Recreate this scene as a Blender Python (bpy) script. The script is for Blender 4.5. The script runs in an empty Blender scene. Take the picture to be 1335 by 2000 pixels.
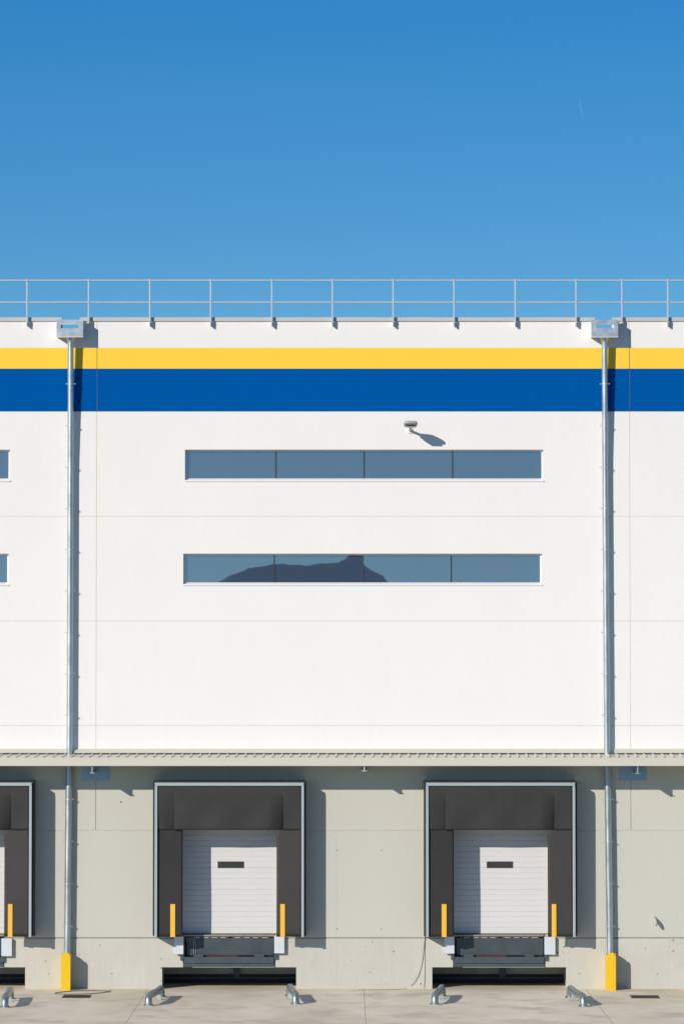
import bpy, math, random
from mathutils import Vector, Matrix
random.seed(4)
S = bpy.context.scene
COL = S.collection
# ------------------------------------------------------------------ camera model
DIST = 100.0                      # metres from the camera to the facade (a long lens)
F = 8600.0                        # focal length in pixels of a 1335 x 2000 frame
PITCH = math.radians(3.0)
U0, V0 = 675.0, 769.3             # principal point (lens is shifted)
SP, CP = math.sin(PITCH), math.cos(PITCH)
def ray(u, v):
    xc, yc = (u - U0) / F, -(v - V0) / F
    return Vector((xc, CP - SP * yc, SP + CP * yc))
_d = ray(675, 1931.5)
CAM = Vector((0, -DIST, -_d.z / _d.y * DIST))
def W(u, v, y=0.0):               # point of the vertical plane y seen at a pixel
    d = ray(u, v); t = (y + DIST) / d.y
    return CAM + d * t
def X(u, v=1100, y=0.0): return W(u, v, y).x
def Z(v, y=0.0, u=675): return W(u, v, y).z
def G(u, v, z=0.0):               # point of the ground seen at a pixel
    d = ray(u, v); t = (z - CAM.z) / d.z
    return CAM + d * t
# ------------------------------------------------------------------ materials
def nodes(name):
    m = bpy.data.materials.new(name); m.use_nodes = True
    nt = m.node_tree; b = nt.nodes['Principled BSDF']
    return m, nt, b
def mix_rgb(nt, a, b, fac, mode='MIX'):
    n = nt.nodes.new('ShaderNodeMix'); n.data_type = 'RGBA'; n.blend_type = mode
    for sock, val in ((n.inputs['Factor'], fac), (n.inputs['A'], a), (n.inputs['B'], b)):
        if isinstance(val, bpy.types.NodeSocket): nt.links.new(val, sock)
        elif isinstance(val, (tuple, list)): sock.default_value = (*val, 1) if len(val) == 3 else val
        else: sock.default_value = val
    return n.outputs['Result']
def noise(nt, scale, detail=4, rough=0.55, stretch=(1, 1, 1), off=(0, 0, 0)):
    g = nt.nodes.new('ShaderNodeNewGeometry')
    mp = nt.nodes.new('ShaderNodeMapping'); mp.inputs['Scale'].default_value = stretch; mp.inputs['Location'].default_value = off
    nt.links.new(g.outputs['Position'], mp.inputs['Vector'])
    n = nt.nodes.new('ShaderNodeTexNoise'); n.inputs['Scale'].default_value = scale
    n.inputs['Detail'].default_value = detail; n.inputs['Roughness'].default_value = rough
    nt.links.new(mp.outputs['Vector'], n.inputs['Vector'])
    return n.outputs['Fac']
def ramp(nt, val, lo, hi, a=0.0, b=1.0):
    n = nt.nodes.new('ShaderNodeMapRange'); n.inputs['From Min'].default_value = lo; n.inputs['From Max'].default_value = hi
    n.inputs['To Min'].default_value = a; n.inputs['To Max'].default_value = b
    nt.links.new(val, n.inputs['Value']); return n.outputs['Result']
def math_(nt, op, a, b=None):
    n = nt.nodes.new('ShaderNodeMath'); n.operation = op
    for i, v in enumerate((a, b)):
        if v is None: continue
        if isinstance(v, bpy.types.NodeSocket): nt.links.new(v, n.inputs[i])
        else: n.inputs[i].default_value = v
    return n.outputs[0]
def bump(nt, b, h, strength=0.3, dist=0.01):
    n = nt.nodes.new('ShaderNodeBump'); n.inputs['Strength'].default_value = strength; n.inputs['Distance'].default_value = dist
    nt.links.new(h, n.inputs['Height']); nt.links.new(n.outputs['Normal'], b.inputs['Normal'])
def mat(name, col, rough=0.6, metal=0.0, var=0.06, scale=3.0, bmp=0.0, bscale=40.0, stretch=(1, 1, 1), spec=0.5, rvar=0.0):
    m, nt, b = nodes(name)
    n = noise(nt, scale, 5, 0.6, stretch)
    dark = tuple(c * (1 - var) for c in col); light = tuple(min(1, c * (1 + var)) for c in col)
    nt.links.new(mix_rgb(nt, dark, light, ramp(nt, n, 0.3, 0.7)), b.inputs['Base Color'])
    b.inputs['Roughness'].default_value = rough; b.inputs['Metallic'].default_value = metal
    b.inputs['Specular IOR Level'].default_value = spec
    if rvar: nt.links.new(ramp(nt, n, 0.3, 0.7, rough - rvar, rough + rvar), b.inputs['Roughness'])
    if bmp: bump(nt, b, noise(nt, bscale, 3), bmp)
    return m
def specks(nt, scale, size, keep):           # small scattered pits: 1 inside a pit, 0 elsewhere
    g = nt.nodes.new('ShaderNodeNewGeometry')
    v = nt.nodes.new('ShaderNodeTexVoronoi'); v.inputs['Scale'].default_value = scale
    v.voronoi_dimensions = '2D'
    sp = nt.nodes.new('ShaderNodeSeparateXYZ'); cb = nt.nodes.new('ShaderNodeCombineXYZ'); nt.links.new(g.outputs['Position'], sp.inputs[0])
    nt.links.new(sp.outputs[0], cb.inputs[0]); nt.links.new(sp.outputs[2], cb.inputs[1]); nt.links.new(cb.outputs[0], v.inputs['Vector'])
    s = nt.nodes.new('ShaderNodeSeparateColor'); nt.links.new(v.outputs['Color'], s.inputs[0])
    r = math_(nt, 'MULTIPLY', math_(nt, 'SUBTRACT', s.outputs[0], 1 - keep), size / keep)
    return math_(nt, 'LESS_THAN', v.outputs['Distance'], r)
M = {}
def wall_paint(name, col, var=0.012, pits=0.0, streak=0.0, spec=0.2):
    m, nt, b = nodes(name)
    n1 = noise(nt, 0.5, 4, 0.6, (1, 1, 0.7)); n2 = noise(nt, 5.0, 5, 0.7, (1.6, 1, 0.5), (3, 1, 7))
    f = math_(nt, 'ADD', math_(nt, 'MULTIPLY', n1, 0.6), math_(nt, 'MULTIPLY', n2, 0.4))
    c = mix_rgb(nt, tuple(k * (1 - var * 2) for k in col), tuple(min(1, k * (1 + var)) for k in col), ramp(nt, f, 0.35, 0.65))
    if streak:
        s = noise(nt, 1.0, 5, 0.65, (5, 1, 0.25), (9, 0, 2))
        c = mix_rgb(nt, c, tuple(k * 0.86 for k in col), ramp(nt, s, 0.55, 0.8, 0, streak))
    h = noise(nt, 25, 4)
    if pits:
        p = specks(nt, 6.5, 0.15, pits); p2 = specks(nt, 19, 0.10, pits)
        pp = math_(nt, 'MULTIPLY', math_(nt, 'MAXIMUM', p, p2), ramp(nt, noise(nt, 0.9, 3), 0.42, 0.55))
        c = mix_rgb(nt, c, tuple(k * 0.36 for k in col), pp)  # shade inside the pits is painted as a darker wall colour
        h = math_(nt, 'SUBTRACT', math_(nt, 'MULTIPLY', h, 0.2), pp)
    nt.links.new(c, b.inputs['Base Color'])
    b.inputs['Roughness'].default_value = 0.75; b.inputs['Specular IOR Level'].default_value = spec
    bump(nt, b, h, 0.15, 0.004)
    return m
M['white'] = wall_paint('white_paint', (0.785, 0.775, 0.755), 0.012, 0.0, 0.12)
M['yellow'] = wall_paint('yellow_paint', (0.90, 0.585, 0.055), 0.012)
M['blue'] = wall_paint('blue_paint', (0.0, 0.086, 0.335), 0.02, spec=0.0)
M['grey'] = wall_paint('grey_wall_paint', (0.50, 0.503, 0.45), 0.012, 0.006, 0.2)
M['plinth'] = wall_paint('bare_concrete', (0.51, 0.505, 0.455), 0.05, 0.17, 0.35)
M['sealant'] = mat('joint_sealant', (0.66, 0.585, 0.435), 0.8)
M['grey_sealant'] = mat('grey_joint_sealant', (0.34, 0.32, 0.27), 0.8)
M['band_sealant'] = mat('brown_joint_sealant', (0.10, 0.12, 0.15), 0.8, 0, 0.5, 2.0)
M['canopy'] = mat('beige_sheet_metal', (0.565, 0.55, 0.465), 0.45, 0.0, 0.015, 2.0, stretch=(0.4, 1, 1))
M['galv'] = mat('galvanised_steel', (0.52, 0.57, 0.59), 0.42, 0.7, 0.10, 9.0, 0.08, 20, rvar=0.08)
M['galv_pipe'] = mat('galvanised_pipe', (0.46, 0.52, 0.545), 0.40, 0.75, 0.12, 6.0, 0.05, 14, stretch=(1, 1, 0.35), rvar=0.08)
M['guide'] = mat('weathered_galvanised_tube', (0.30, 0.34, 0.355), 0.38, 0.7, 0.12, 8.0, 0.05, 16, rvar=0.06)
M['alu'] = mat('aluminium_profile', (0.40, 0.46, 0.485), 0.45, 0.35, 0.03, 4.0)
M['coping'] = mat('coping_metal', (0.50, 0.50, 0.49), 0.5, 0.15, 0.04, 1.2)
M['rail'] = mat('rail_metal', (0.56, 0.56, 0.56), 0.45, 0.2, 0.06, 8.0)
M['rubber'] = mat('black_rubber_fabric', (0.0222, 0.0212, 0.0207), 0.6, 0, 0.12, 2.5, 0.12, 5)
M['dark'] = mat('dark_gap', (0.02, 0.02, 0.022), 0.8)
M['stripe'] = mat('orange_yellow_plastic', (0.80, 0.445, 0.042), 0.45, 0, 0.03)
M['guard'] = mat('yellow_powder_coat', (0.74, 0.47, 0.006), 0.42, 0, 0.03, 5, 0.03, 30)
M['leveller'] = mat('slate_grey_paint', (0.050, 0.069, 0.080), 0.42, 0, 0.16, 6.0, 0.06, 30)
M['deck'] = mat('worn_deck_steel', (0.30, 0.26, 0.20), 0.5, 0.3, 0.2, 12)
M['rust'] = mat('red_primer', (0.13, 0.024, 0.012), 0.6, 0, 0.45, 16)
M['bumper'] = mat('bumper_plate', (0.62, 0.66, 0.71), 0.4, 0.15, 0.05, 10, 0.03, 30)
M['frame'] = mat('white_window_frame', (0.80, 0.80, 0.80), 0.4, 0, 0.02)
M['mullion'] = mat('dark_glazing_joint', (0.035, 0.035, 0.04), 0.5)
M['lamp'] = mat('grey_lamp_casting', (0.42, 0.42, 0.40), 0.45, 0.1, 0.03)
M['lens'] = mat('lamp_lens', (0.30, 0.32, 0.29), 0.25, 0, 0.02)
M['fitting'] = mat('light_grey_plastic', (0.47, 0.47, 0.42), 0.45)
M['cable'] = mat('grey_cable', (0.13, 0.12, 0.11), 0.6)
M['cable_light'] = mat('pale_wire', (0.35, 0.33, 0.31), 0.6)
M['grate'] = mat('cast_grate', (0.035, 0.03, 0.027), 0.6, 0.2, 0.3, 20)
M['pit'] = mat('dirty_pit_concrete', (0.52, 0.48, 0.40), 0.85, 0, 0.25, 1.5, 0.2, 12)
M['roof'] = mat('roof_membrane', (0.40, 0.40, 0.40), 0.8)
M['hill'] = mat('haze_blue_hillside', (0.10, 0.30, 0.46), 0.9, 0, 0.05, 0.02)  # distance haze is painted in: the hill colour itself is made pale blue
M['plate'] = mat('galvanised_wall_plate', (0.33, 0.42, 0.50), 0.38, 0.75, 0.06, 7)

M['dark_glass'] = mat('dark_door_pane', (0.045, 0.045, 0.04), 0.25, 0, 0.2, 3)
def door_mat():
    m, nt, b = nodes('white_door_enamel')
    n = noise(nt, 2.0, 4)
    nt.links.new(mix_rgb(nt, (0.60, 0.60, 0.605), (0.625, 0.625, 0.63), n), b.inputs['Base Color'])
    b.inputs['Roughness'].default_value = 0.45
    bump(nt, b, noise(nt, 3.0, 3, 0.5, (1, 1, 3)), 0.05)
    return m
M['door'] = door_mat()

def glass_mat():
    m, nt, b = nodes('tinted_mirror_glass')
    out = nt.nodes['Material Output']
    b.inputs['Base Color'].default_value = (0.062, 0.088, 0.130, 1); b.inputs['Roughness'].default_value = 0.3
    gl = nt.nodes.new('ShaderNodeBsdfGlossy'); gl.inputs['Roughness'].default_value = 0.006
    gl.inputs['Color'].default_value = (0.62, 0.465, 0.47, 1)
    mx = nt.nodes.new('ShaderNodeMixShader'); mx.inputs[0].default_value = 0.42
    nt.links.new(b.outputs[0], mx.inputs[1]); nt.links.new(gl.outputs[0], mx.inputs[2]); nt.links.new(mx.outputs[0], out.inputs[0])
    w = noise(nt, 1.1, 2, 0.5, (1, 1, 1.5))
    bp = nt.nodes.new('ShaderNodeBump'); bp.inputs['Strength'].default_value = 0.004; bp.inputs['Distance'].default_value = 0.02
    nt.links.new(w, bp.inputs['Height']); nt.links.new(bp.outputs[0], gl.inputs['Normal'])
    return m
M['glass'] = glass_mat()
def tread_mat():                                # painted lip plate with raised round studs worn to bare metal
    m, nt, b = nodes('studded_lip_plate')
    g = nt.nodes.new('ShaderNodeNewGeometry'); s = nt.nodes.new('ShaderNodeSeparateXYZ'); nt.links.new(g.outputs['Position'], s.inputs[0])
    p = 0.036
    fx = math_(nt, 'SUBTRACT', math_(nt, 'FRACT', math_(nt, 'DIVIDE', s.outputs[0], p)), 0.5)
    fz = math_(nt, 'SUBTRACT', math_(nt, 'FRACT', math_(nt, 'DIVIDE', s.outputs[2], p)), 0.5)
    d = math_(nt, 'ADD', math_(nt, 'MULTIPLY', fx, fx), math_(nt, 'MULTIPLY', fz, fz))
    dot = math_(nt, 'LESS_THAN', d, 0.075)
    wear = ramp(nt, noise(nt, 2.2, 4), 0.40, 0.62)
    c = mix_rgb(nt, (0.040, 0.056, 0.062), (0.10, 0.12, 0.122), math_(nt, 'MULTIPLY', dot, wear))
    nt.links.new(c, b.inputs['Base Color']); b.inputs['Roughness'].default_value = 0.4
    bump(nt, b, dot, 0.5, 0.004)
    return m
M['tread'] = tread_mat()
def ground_mat(joints):
    m, nt, b = nodes('brushed_concrete_slab')
    n1 = noise(nt, 0.55, 5, 0.6, (0.6, 0.30, 1)); n2 = noise(nt, 1.5, 6, 0.62, (0.55, 0.40, 1), (4, 7, 0)); n3 = noise(nt, 22, 4, 0.7)
    c = mix_rgb(nt, (0.70, 0.62, 0.475), (0.86, 0.79, 0.64), ramp(nt, n1, 0.38, 0.62))
    c = mix_rgb(nt, c, (0.54, 0.485, 0.395), ramp(nt, n2, 0.50, 0.66, 0, 0.75))
    c = mix_rgb(nt, c, (0.86, 0.80, 0.68), ramp(nt, noise(nt, 1.1, 5, 0.6, (0.5, 0.35, 1), (17, 3, 0)), 0.55, 0.75, 0, 0.4))
    c = mix_rgb(nt, c, (0.45, 0.42, 0.36), ramp(nt, n3, 0.60, 0.75, 0, 0.35))
    g = nt.nodes.new('ShaderNodeNewGeometry'); s = nt.nodes.new('ShaderNodeSeparateXYZ'); nt.links.new(g.outputs['Position'], s.inputs[0])
    # the gutter strip along the wall foot is a little browner
    foot = ramp(nt, math_(nt, 'ADD', s.outputs[1], math_(nt, 'MULTIPLY', n2, 0.5)), -0.75, 0.1, 0, 0.35)
    c = mix_rgb(nt, c, (0.56, 0.45, 0.32), foot)
    wob = math_(nt, 'MULTIPLY', math_(nt, 'SUBTRACT', noise(nt, 3.0, 3), 0.5), 0.03)
    tot = None
    for (x0, sl) in joints:
        e = math_(nt, 'ABSOLUTE', math_(nt, 'SUBTRACT', math_(nt, 'ADD', s.outputs[0], wob), math_(nt, 'ADD', math_(nt, 'MULTIPLY', s.outputs[1], sl), x0)))
        k = math_(nt, 'LESS_THAN', e, 0.007)
        tot = k if tot is None else math_(nt, 'MAXIMUM', tot, k)
    c = mix_rgb(nt, c, (0.16, 0.14, 0.11), math_(nt, 'MULTIPLY', tot, 0.6))
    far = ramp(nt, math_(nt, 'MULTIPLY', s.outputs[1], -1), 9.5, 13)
    c = mix_rgb(nt, c, (0.12, 0.11, 0.075), far)  # unseen ground farther out darkened to bounce less light onto the wall
    nt.links.new(c, b.inputs['Base Color']); b.inputs['Roughness'].default_value = 0.85; b.inputs['Specular IOR Level'].default_value = 0.2
    bump(nt, b, math_(nt, 'SUBTRACT', math_(nt, 'MULTIPLY', noise(nt, 60, 4), 0.4), tot), 0.2, 0.006)
    return m
# ------------------------------------------------------------------ mesh builder
ORIG = {}                                         # world origin of the thing each object belongs to
class MB:
    def __init__(s): s.v = []; s.f = []; s.mi = []
    def add(s, vs, fs, mi=0):
        o = len(s.v); s.v += [Vector(p) for p in vs]; s.f += [tuple(o + i for i in f) for f in fs]; s.mi += [mi] * len(fs)
        return s
    def box(s, x0, x1, y0, y1, z0, z1, mi=0):
        if x0 > x1: x0, x1 = x1, x0
        if y0 > y1: y0, y1 = y1, y0
        if z0 > z1: z0, z1 = z1, z0
        vs = [(x, y, z) for x in (x0, x1) for y in (y0, y1) for z in (z0, z1)]
        return s.add(vs, [(0, 1, 3, 2), (4, 6, 7, 5), (0, 4, 5, 1), (2, 3, 7, 6), (0, 2, 6, 4), (1, 5, 7, 3)], mi)
    def prism_x(s, prof, x0, x1, mi=0):           # closed (y, z) outline pushed along x
        n = len(prof); vs = [(x0, y, z) for y, z in prof] + [(x1, y, z) for y, z in prof]
        fs = [(i, (i + 1) % n, n + (i + 1) % n, n + i) for i in range(n)] + [tuple(range(n))[::-1], tuple(range(n, 2 * n))]
        return s.add(vs, fs, mi)
    def prism_y(s, prof, y0, y1, mi=0):           # closed (x, z) outline pushed along y
        n = len(prof); vs = [(x, y0, z) for x, z in prof] + [(x, y1, z) for x, z in prof]
        fs = [(i, (i + 1) % n, n + (i + 1) % n, n + i) for i in range(n)] + [tuple(range(n))[::-1], tuple(range(n, 2 * n))]
        return s.add(vs, fs, mi)
    def tube(s, pts, r, n=14, cap=True, mi=0):
        pts = [Vector(p) for p in pts]; rs = r if isinstance(r, (list, tuple)) else [r] * len(pts)
        t0 = (pts[1] - pts[0]).normalized()
        a = Vector((0, 0, 1)) if abs(t0.z) < 0.9 else Vector((1, 0, 0))
        up = (a - t0 * a.dot(t0)).normalized()
        vs, fs = [], []
        for i, p in enumerate(pts):
            ti = (pts[min(i + 1, len(pts) - 1)] - pts[max(i - 1, 0)]).normalized()
            up = (up - ti * up.dot(ti)).normalized(); sd = ti.cross(up)
            # widen mitred bends so that the tube keeps its width
            k = 1.0
            if 0 < i < len(pts) - 1:
                c = (pts[i] - pts[i - 1]).normalized().dot((pts[i + 1] - pts[i]).normalized())
                k = 1 / max(0.6, math.sqrt((1 + c) / 2))
            for j in range(n):
                w = 2 * math.pi * j / n
                vs.append(p + (up * math.cos(w) + sd * math.sin(w)) * rs[i] * (1 if k < 1.02 else (1 + k) / 2))
        for i in range(len(pts) - 1):
            for j in range(n):
                fs.append((i * n + j, i * n + (j + 1) % n, (i + 1) * n + (j + 1) % n, (i + 1) * n + j))
        if cap: fs += [tuple(range(n))[::-1], tuple(range((len(pts) - 1) * n, len(pts) * n))]
        return s.add(vs, fs, mi)
    def build(s, name, mats, parent=None, smooth=False, bevel=0.0, origin=None):
        o0 = ORIG[parent.name] if parent else (Vector(origin) if origin else Vector((0, 0, 0)))
        me = bpy.data.meshes.new(name); me.from_pydata([p - o0 for p in s.v], [], s.f)
        ms = mats if isinstance(mats, (list, tuple)) else [mats]
        for m in ms: me.materials.append(M[m] if isinstance(m, str) else m)
        for p, i in zip(me.polygons, s.mi): p.material_index = i; p.use_smooth = smooth
        me.validate(); 
        import bmesh
        bm = bmesh.new(); bm.from_mesh(me); bmesh.ops.recalc_face_normals(bm, faces=bm.faces[:]); bm.to_mesh(me); bm.free()
        o = bpy.data.objects.new(name, me); COL.objects.link(o); ORIG[o.name] = o0
        if parent: o.parent = parent
        else: o.location = o0
        if bevel:
            b = o.modifiers.new('edge', 'BEVEL'); b.width = bevel; b.segments = 2; b.limit_method = 'ANGLE'; b.angle_limit = math.radians(40)
        if smooth:
            me.set_sharp_from_angle(angle=math.radians(40))
        return o
def tag(o, label, cat, group=None):
    o['label'] = label; o['category'] = cat
    if group: o['group'] = group
    return o
def thing(name, label, cat, loc, group=None):
    o = bpy.data.objects.new(name, None); COL.objects.link(o); o.location = loc; o.empty_display_size = 0.3
    ORIG[o.name] = Vector(loc); return tag(o, label, cat, group)
def copy_tree(o, parent=None):
    c = o.copy(); COL.objects.link(c); c.parent = parent; ORIG[c.name] = ORIG[o.name]
    for ch in list(o.children): copy_tree(ch, c)
    return c
def dup(o, dx, label, dz=0.0):
    c = copy_tree(o); c.location = Vector(o.location) + Vector((dx, 0, dz)); c['label'] = label
    return c
def panel(name, m, parent, x0, x1, z0, z1, holes=(), y0=0.0, y1=0.2):
    """a wall slab with rectangular openings, all faces closed, openings with reveals"""
    xs = sorted({x0, x1, *[max(x0, min(x1, h[k])) for h in holes for k in (0, 1)]})
    zs = sorted({z0, z1, *[max(z0, min(z1, h[k])) for h in holes for k in (2, 3)]})
    nx, nz = len(xs) - 1, len(zs) - 1
    def solid(i, j):
        if i < 0 or j < 0 or i >= nx or j >= nz: return False
        cx, cz = (xs[i] + xs[i + 1]) / 2, (zs[j] + zs[j + 1]) / 2
        return not any(h[0] < cx < h[1] and h[2] < cz < h[3] for h in holes)
    idx = {}; mb = MB()
    def vid(i, j, k):
        if (i, j, k) not in idx:
            idx[(i, j, k)] = len(mb.v); mb.v.append(Vector((xs[i], (y0, y1)[k], zs[j])))
        return idx[(i, j, k)]
    for i in range(nx):
        for j in range(nz):
            if not solid(i, j): continue
            q = [(i, j), (i + 1, j), (i + 1, j + 1), (i, j + 1)]
            fs = [tuple(vid(a, b, 0) for a, b in q), tuple(vid(a, b, 1) for a, b in q[::-1])]
            for (da, db, a, b) in ((0, -1, 0, 1), (1, 0, 1, 2), (0, 1, 2, 3), (-1, 0, 3, 0)):
                if not solid(i + da, j + db):
                    fs.append((vid(*q[a], 0), vid(*q[a], 1), vid(*q[b], 1), vid(*q[b], 0)))
            mb.f += fs; mb.mi += [0] * len(fs)
    return mb.build(name, m, parent)
# ------------------------------------------------------------------ measured lines of the facade
UJ = [189 + 1040 * k for k in range(-2, 4)]           # vertical panel joints
XJ = [X(u, 1010) for u in UJ]
Z_TOP, Z_YB, Z_BY, Z_BB = Z(626), Z(679.3), Z(720), Z(804)
Z_J1, Z_J2, Z_J3, Z_CAN, Z_J4, Z_PL = Z(1008.5), Z(1213), Z(1417), Z(1470), Z(1622.5), Z(1832)
XC = [X(u, 1680) for u in (447.8 - 526.5 - 1.5, 447.8, 973.8)]     # dock axes
gap = 0.0068
bld = thing('warehouse_building', 'white precast warehouse with yellow and blue bands above a grey dock level', 'warehouse', (0, 0, 0))
# --- docks: openings in the grey wall and plinth
z_floor = Z(1825.5); z_pit = Z(1889.2); z_door_top = Z(1603)
holes = []
for xc in XC:
    holes += [(xc - 1.25, xc + 1.25, z_floor, z_door_top), (xc - 1.045, xc + 1.045, z_pit - 0.001, z_floor + 0.001), (xc - 1.512, xc + 1.512, -0.1, z_pit)]
# --- windows
def win_rect(k, up):
    a, b, t, bt = (361.3, 1060, 878.2, 937.8) if up else (358, 1057.3, 1081.3, 1141)
    return (X(a + 1040 * k, t), X(b + 1040 * k, t), Z(bt), Z(t))
wins = [(win_rect(k, up), k, up) for k in (-1, 0, 1) for up in (True, False)]
wholes = [w[0] for w in wins]
notch = [(X(121.8, 640), X(156.2, 640), Z(650), Z_TOP + 1), (X(1161, 640), X(1194.5, 640), Z(650), Z_TOP + 1)]
for i in range(len(XJ) - 1):
    a, b = XJ[i] + gap, XJ[i + 1] - gap
    inb = lambda hs: [h for h in hs if h[1] > a and h[0] < b]
    panel('wall_panel', 'white', bld, a, b, Z_YB, Z_TOP, inb(notch))
    panel('yellow_band', 'yellow', bld, a, b, Z_BY, Z_YB)
    panel('blue_band', 'blue', bld, a, b, Z_BB + gap, Z_BY)
    panel('wall_panel', 'white', bld, a, b, Z_J1 + gap, Z_BB - gap, inb(wholes))
    panel('wall_panel', 'white', bld, a, b, Z_J2 + gap, Z_J1 - gap, inb(wholes))
    panel('wall_panel', 'white', bld, a, b, Z_J3 + gap, Z_J2 - gap)
    panel('wall_panel', 'white', bld, a, b, Z_CAN, Z_J3 - gap)
    panel('lower_wall_panel', 'grey', bld, a, b, Z_J4 + gap, Z_CAN, inb(holes))
off = X(657, 1900) - XJ[2]
for i in range(len(XJ) - 1):
    a, b = XJ[i] + off + 0.0008, XJ[i + 1] + off - 0.0008
    inb = lambda hs: [h for h in hs if h[1] > a and h[0] < b]
    cut = sorted(e for xc in XC for e in (xc - 1.045, xc + 1.045) if a < e < b)
    ed = [a] + cut + [b]
    for a_, b_ in zip(ed, ed[1:]):                    # one panel per pier between two docks
        if any(abs((a_ + b_) / 2 - xc) < 1.0 for xc in XC): continue
        panel('lower_wall_panel', 'grey', bld, a_, b_, Z_PL + 0.017, Z_J4 - gap, [h for h in holes if h[1] > a_ and h[0] < b_])
    panel('plinth', 'plinth', bld, a, b, -0.2, Z_PL - 0.017, inb(holes))
# sealant lying back in the joints
for x in XJ[1:-1]:
    for za, zb, m_ in ((Z_CAN, Z_BB - gap, 'sealant'), (Z_BB - gap, Z_YB, 'band_sealant'), (Z_YB, Z_TOP - 0.01, 'sealant')):
        MB().box(x - gap, x + gap, 0.006, 0.16, za, zb).build('joint_sealant', m_, bld)
    MB().box(x - gap, x + gap, 0.012, 0.16, Z_J4 + gap, Z_CAN - 0.002).build('joint_sealant', 'grey_sealant', bld)
for z in (Z_BB, Z_J1, Z_J2, Z_J3):
    for i in range(len(XJ) - 1):
        MB().box(XJ[i] + gap, XJ[i + 1] - gap, 0.004, 0.16, z - gap, z + gap).build('joint_sealant', 'sealant', bld)
def split_x(hs):                                     # spans of the wall between the dock openings
    xs = [XJ[0]] + [x for xc in XC for x in (xc - hs, xc + hs)] + [XJ[-1]]
    return list(zip(xs[0::2], xs[1::2]))
for a, b in split_x(1.25):
    MB().box(a, b, 0.012, 0.16, Z_J4 - gap, Z_J4 + gap).build('joint_sealant', 'sealant', bld)
for a, b in split_x(1.045):
    MB().box(a, b, 0.018, 0.17, Z_PL - 0.017, Z_PL + 0.017).build('joint_sealant', 'grey_sealant', bld)
# coping in three runs, broken at the two hoppers
zc0, zc1 = Z(627.3), Z(620)
for a, b in ((XJ[0], notch[0][0]), (notch[0][1], notch[1][0]), (notch[1][1], XJ[-1])):
    MB().prism_x([(-0.035, zc0), (-0.035, zc1), (0.24, zc1 + 0.02), (0.24, zc0), (0.205, zc0), (0.205, Z_TOP + 0.004), (-0.006, Z_TOP + 0.004), (-0.006, zc0)], a, b).build('coping', 'coping', bld)
# roof, back and side walls close the box
MB().box(XJ[0] + 0.02, XJ[-1] - 0.02, 0.215, 39.7, Z(655) - 0.30, Z(655) - 0.05).build('roof', 'roof', bld)
MB().box(XJ[0], XJ[-1], 39.72, 40, 0, Z_TOP - 0.6).build('rear_wall', 'white', bld)
for x in (XJ[0] - 0.26, XJ[-1] + 0.0):
    MB().box(x, x + 0.26, 0.0, 40, 0, Z_TOP - 0.003).build('end_wall', 'white', bld)
# windows
for (x0, x1, z0, z1), k, up in wins:
    yf, yg, fw = 0.100, 0.128, 0.038
    mb = MB()
    mb.box(x0 + 0.002, x1 - 0.002, yf, yf + 0.08, z0 + 0.002, z0 + fw); mb.box(x0 + 0.002, x1 - 0.002, yf, yf + 0.08, z1 - fw, z1 - 0.002)
    mb.box(x0 + 0.002, x0 + fw, yf, yf + 0.08, z0 + fw, z1 - fw); mb.box(x1 - fw, x1 - 0.002, yf, yf + 0.08, z0 + fw, z1 - fw)
    # a small drip moulding under the opening
    win = mb.build('window', 'frame', bld)
    MB().prism_x([(0.0995, z0 + 0.03), (0.0995, z0 + 0.003), (-0.022, z0 - 0.012), (-0.022, z0 - 0.032), (-0.004, z0 - 0.032), (-0.004, z0 - 0.012), (0.02, z0 + 0.001)][::-1], x0 - 0.0, x1 + 0.012).build('sill', 'frame', win)
    cuts = [x0 + fw] + [X(u + 1040 * k, 900) for u in ((538.3, 710.7, 883.3) if up else (535.5, 708.3, 880.5))] + [x1 - fw]
    for q in range(4):
        a, b = cuts[q] + (0.014 if q else 0), cuts[q + 1] - (0.014 if q < 3 else 0)
        t = 0.0
        zl, zh = z0 + fw, z1 - fw
        w = (b - a) * t
        MB().add([(a, yg - w, zl), (b, yg + w, zl), (b, yg + w, zh), (a, yg - w, zh), (a, yg + 0.02, zl), (b, yg + 0.02, zl), (b, yg + 0.02, zh), (a, yg + 0.02, zh)],
                 [(0, 1, 2, 3), (7, 6, 5, 4), (0, 4, 5, 1), (1, 5, 6, 2), (2, 6, 7, 3), (3, 7, 4, 0)]).build('pane', 'glass', win)
    for c in cuts[1:-1]:
        MB().box(c - 0.0145, c + 0.0145, yg - 0.014, yg + 0.03, z0 + fw, z1 - fw).build('mullion', 'mullion', win)
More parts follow.
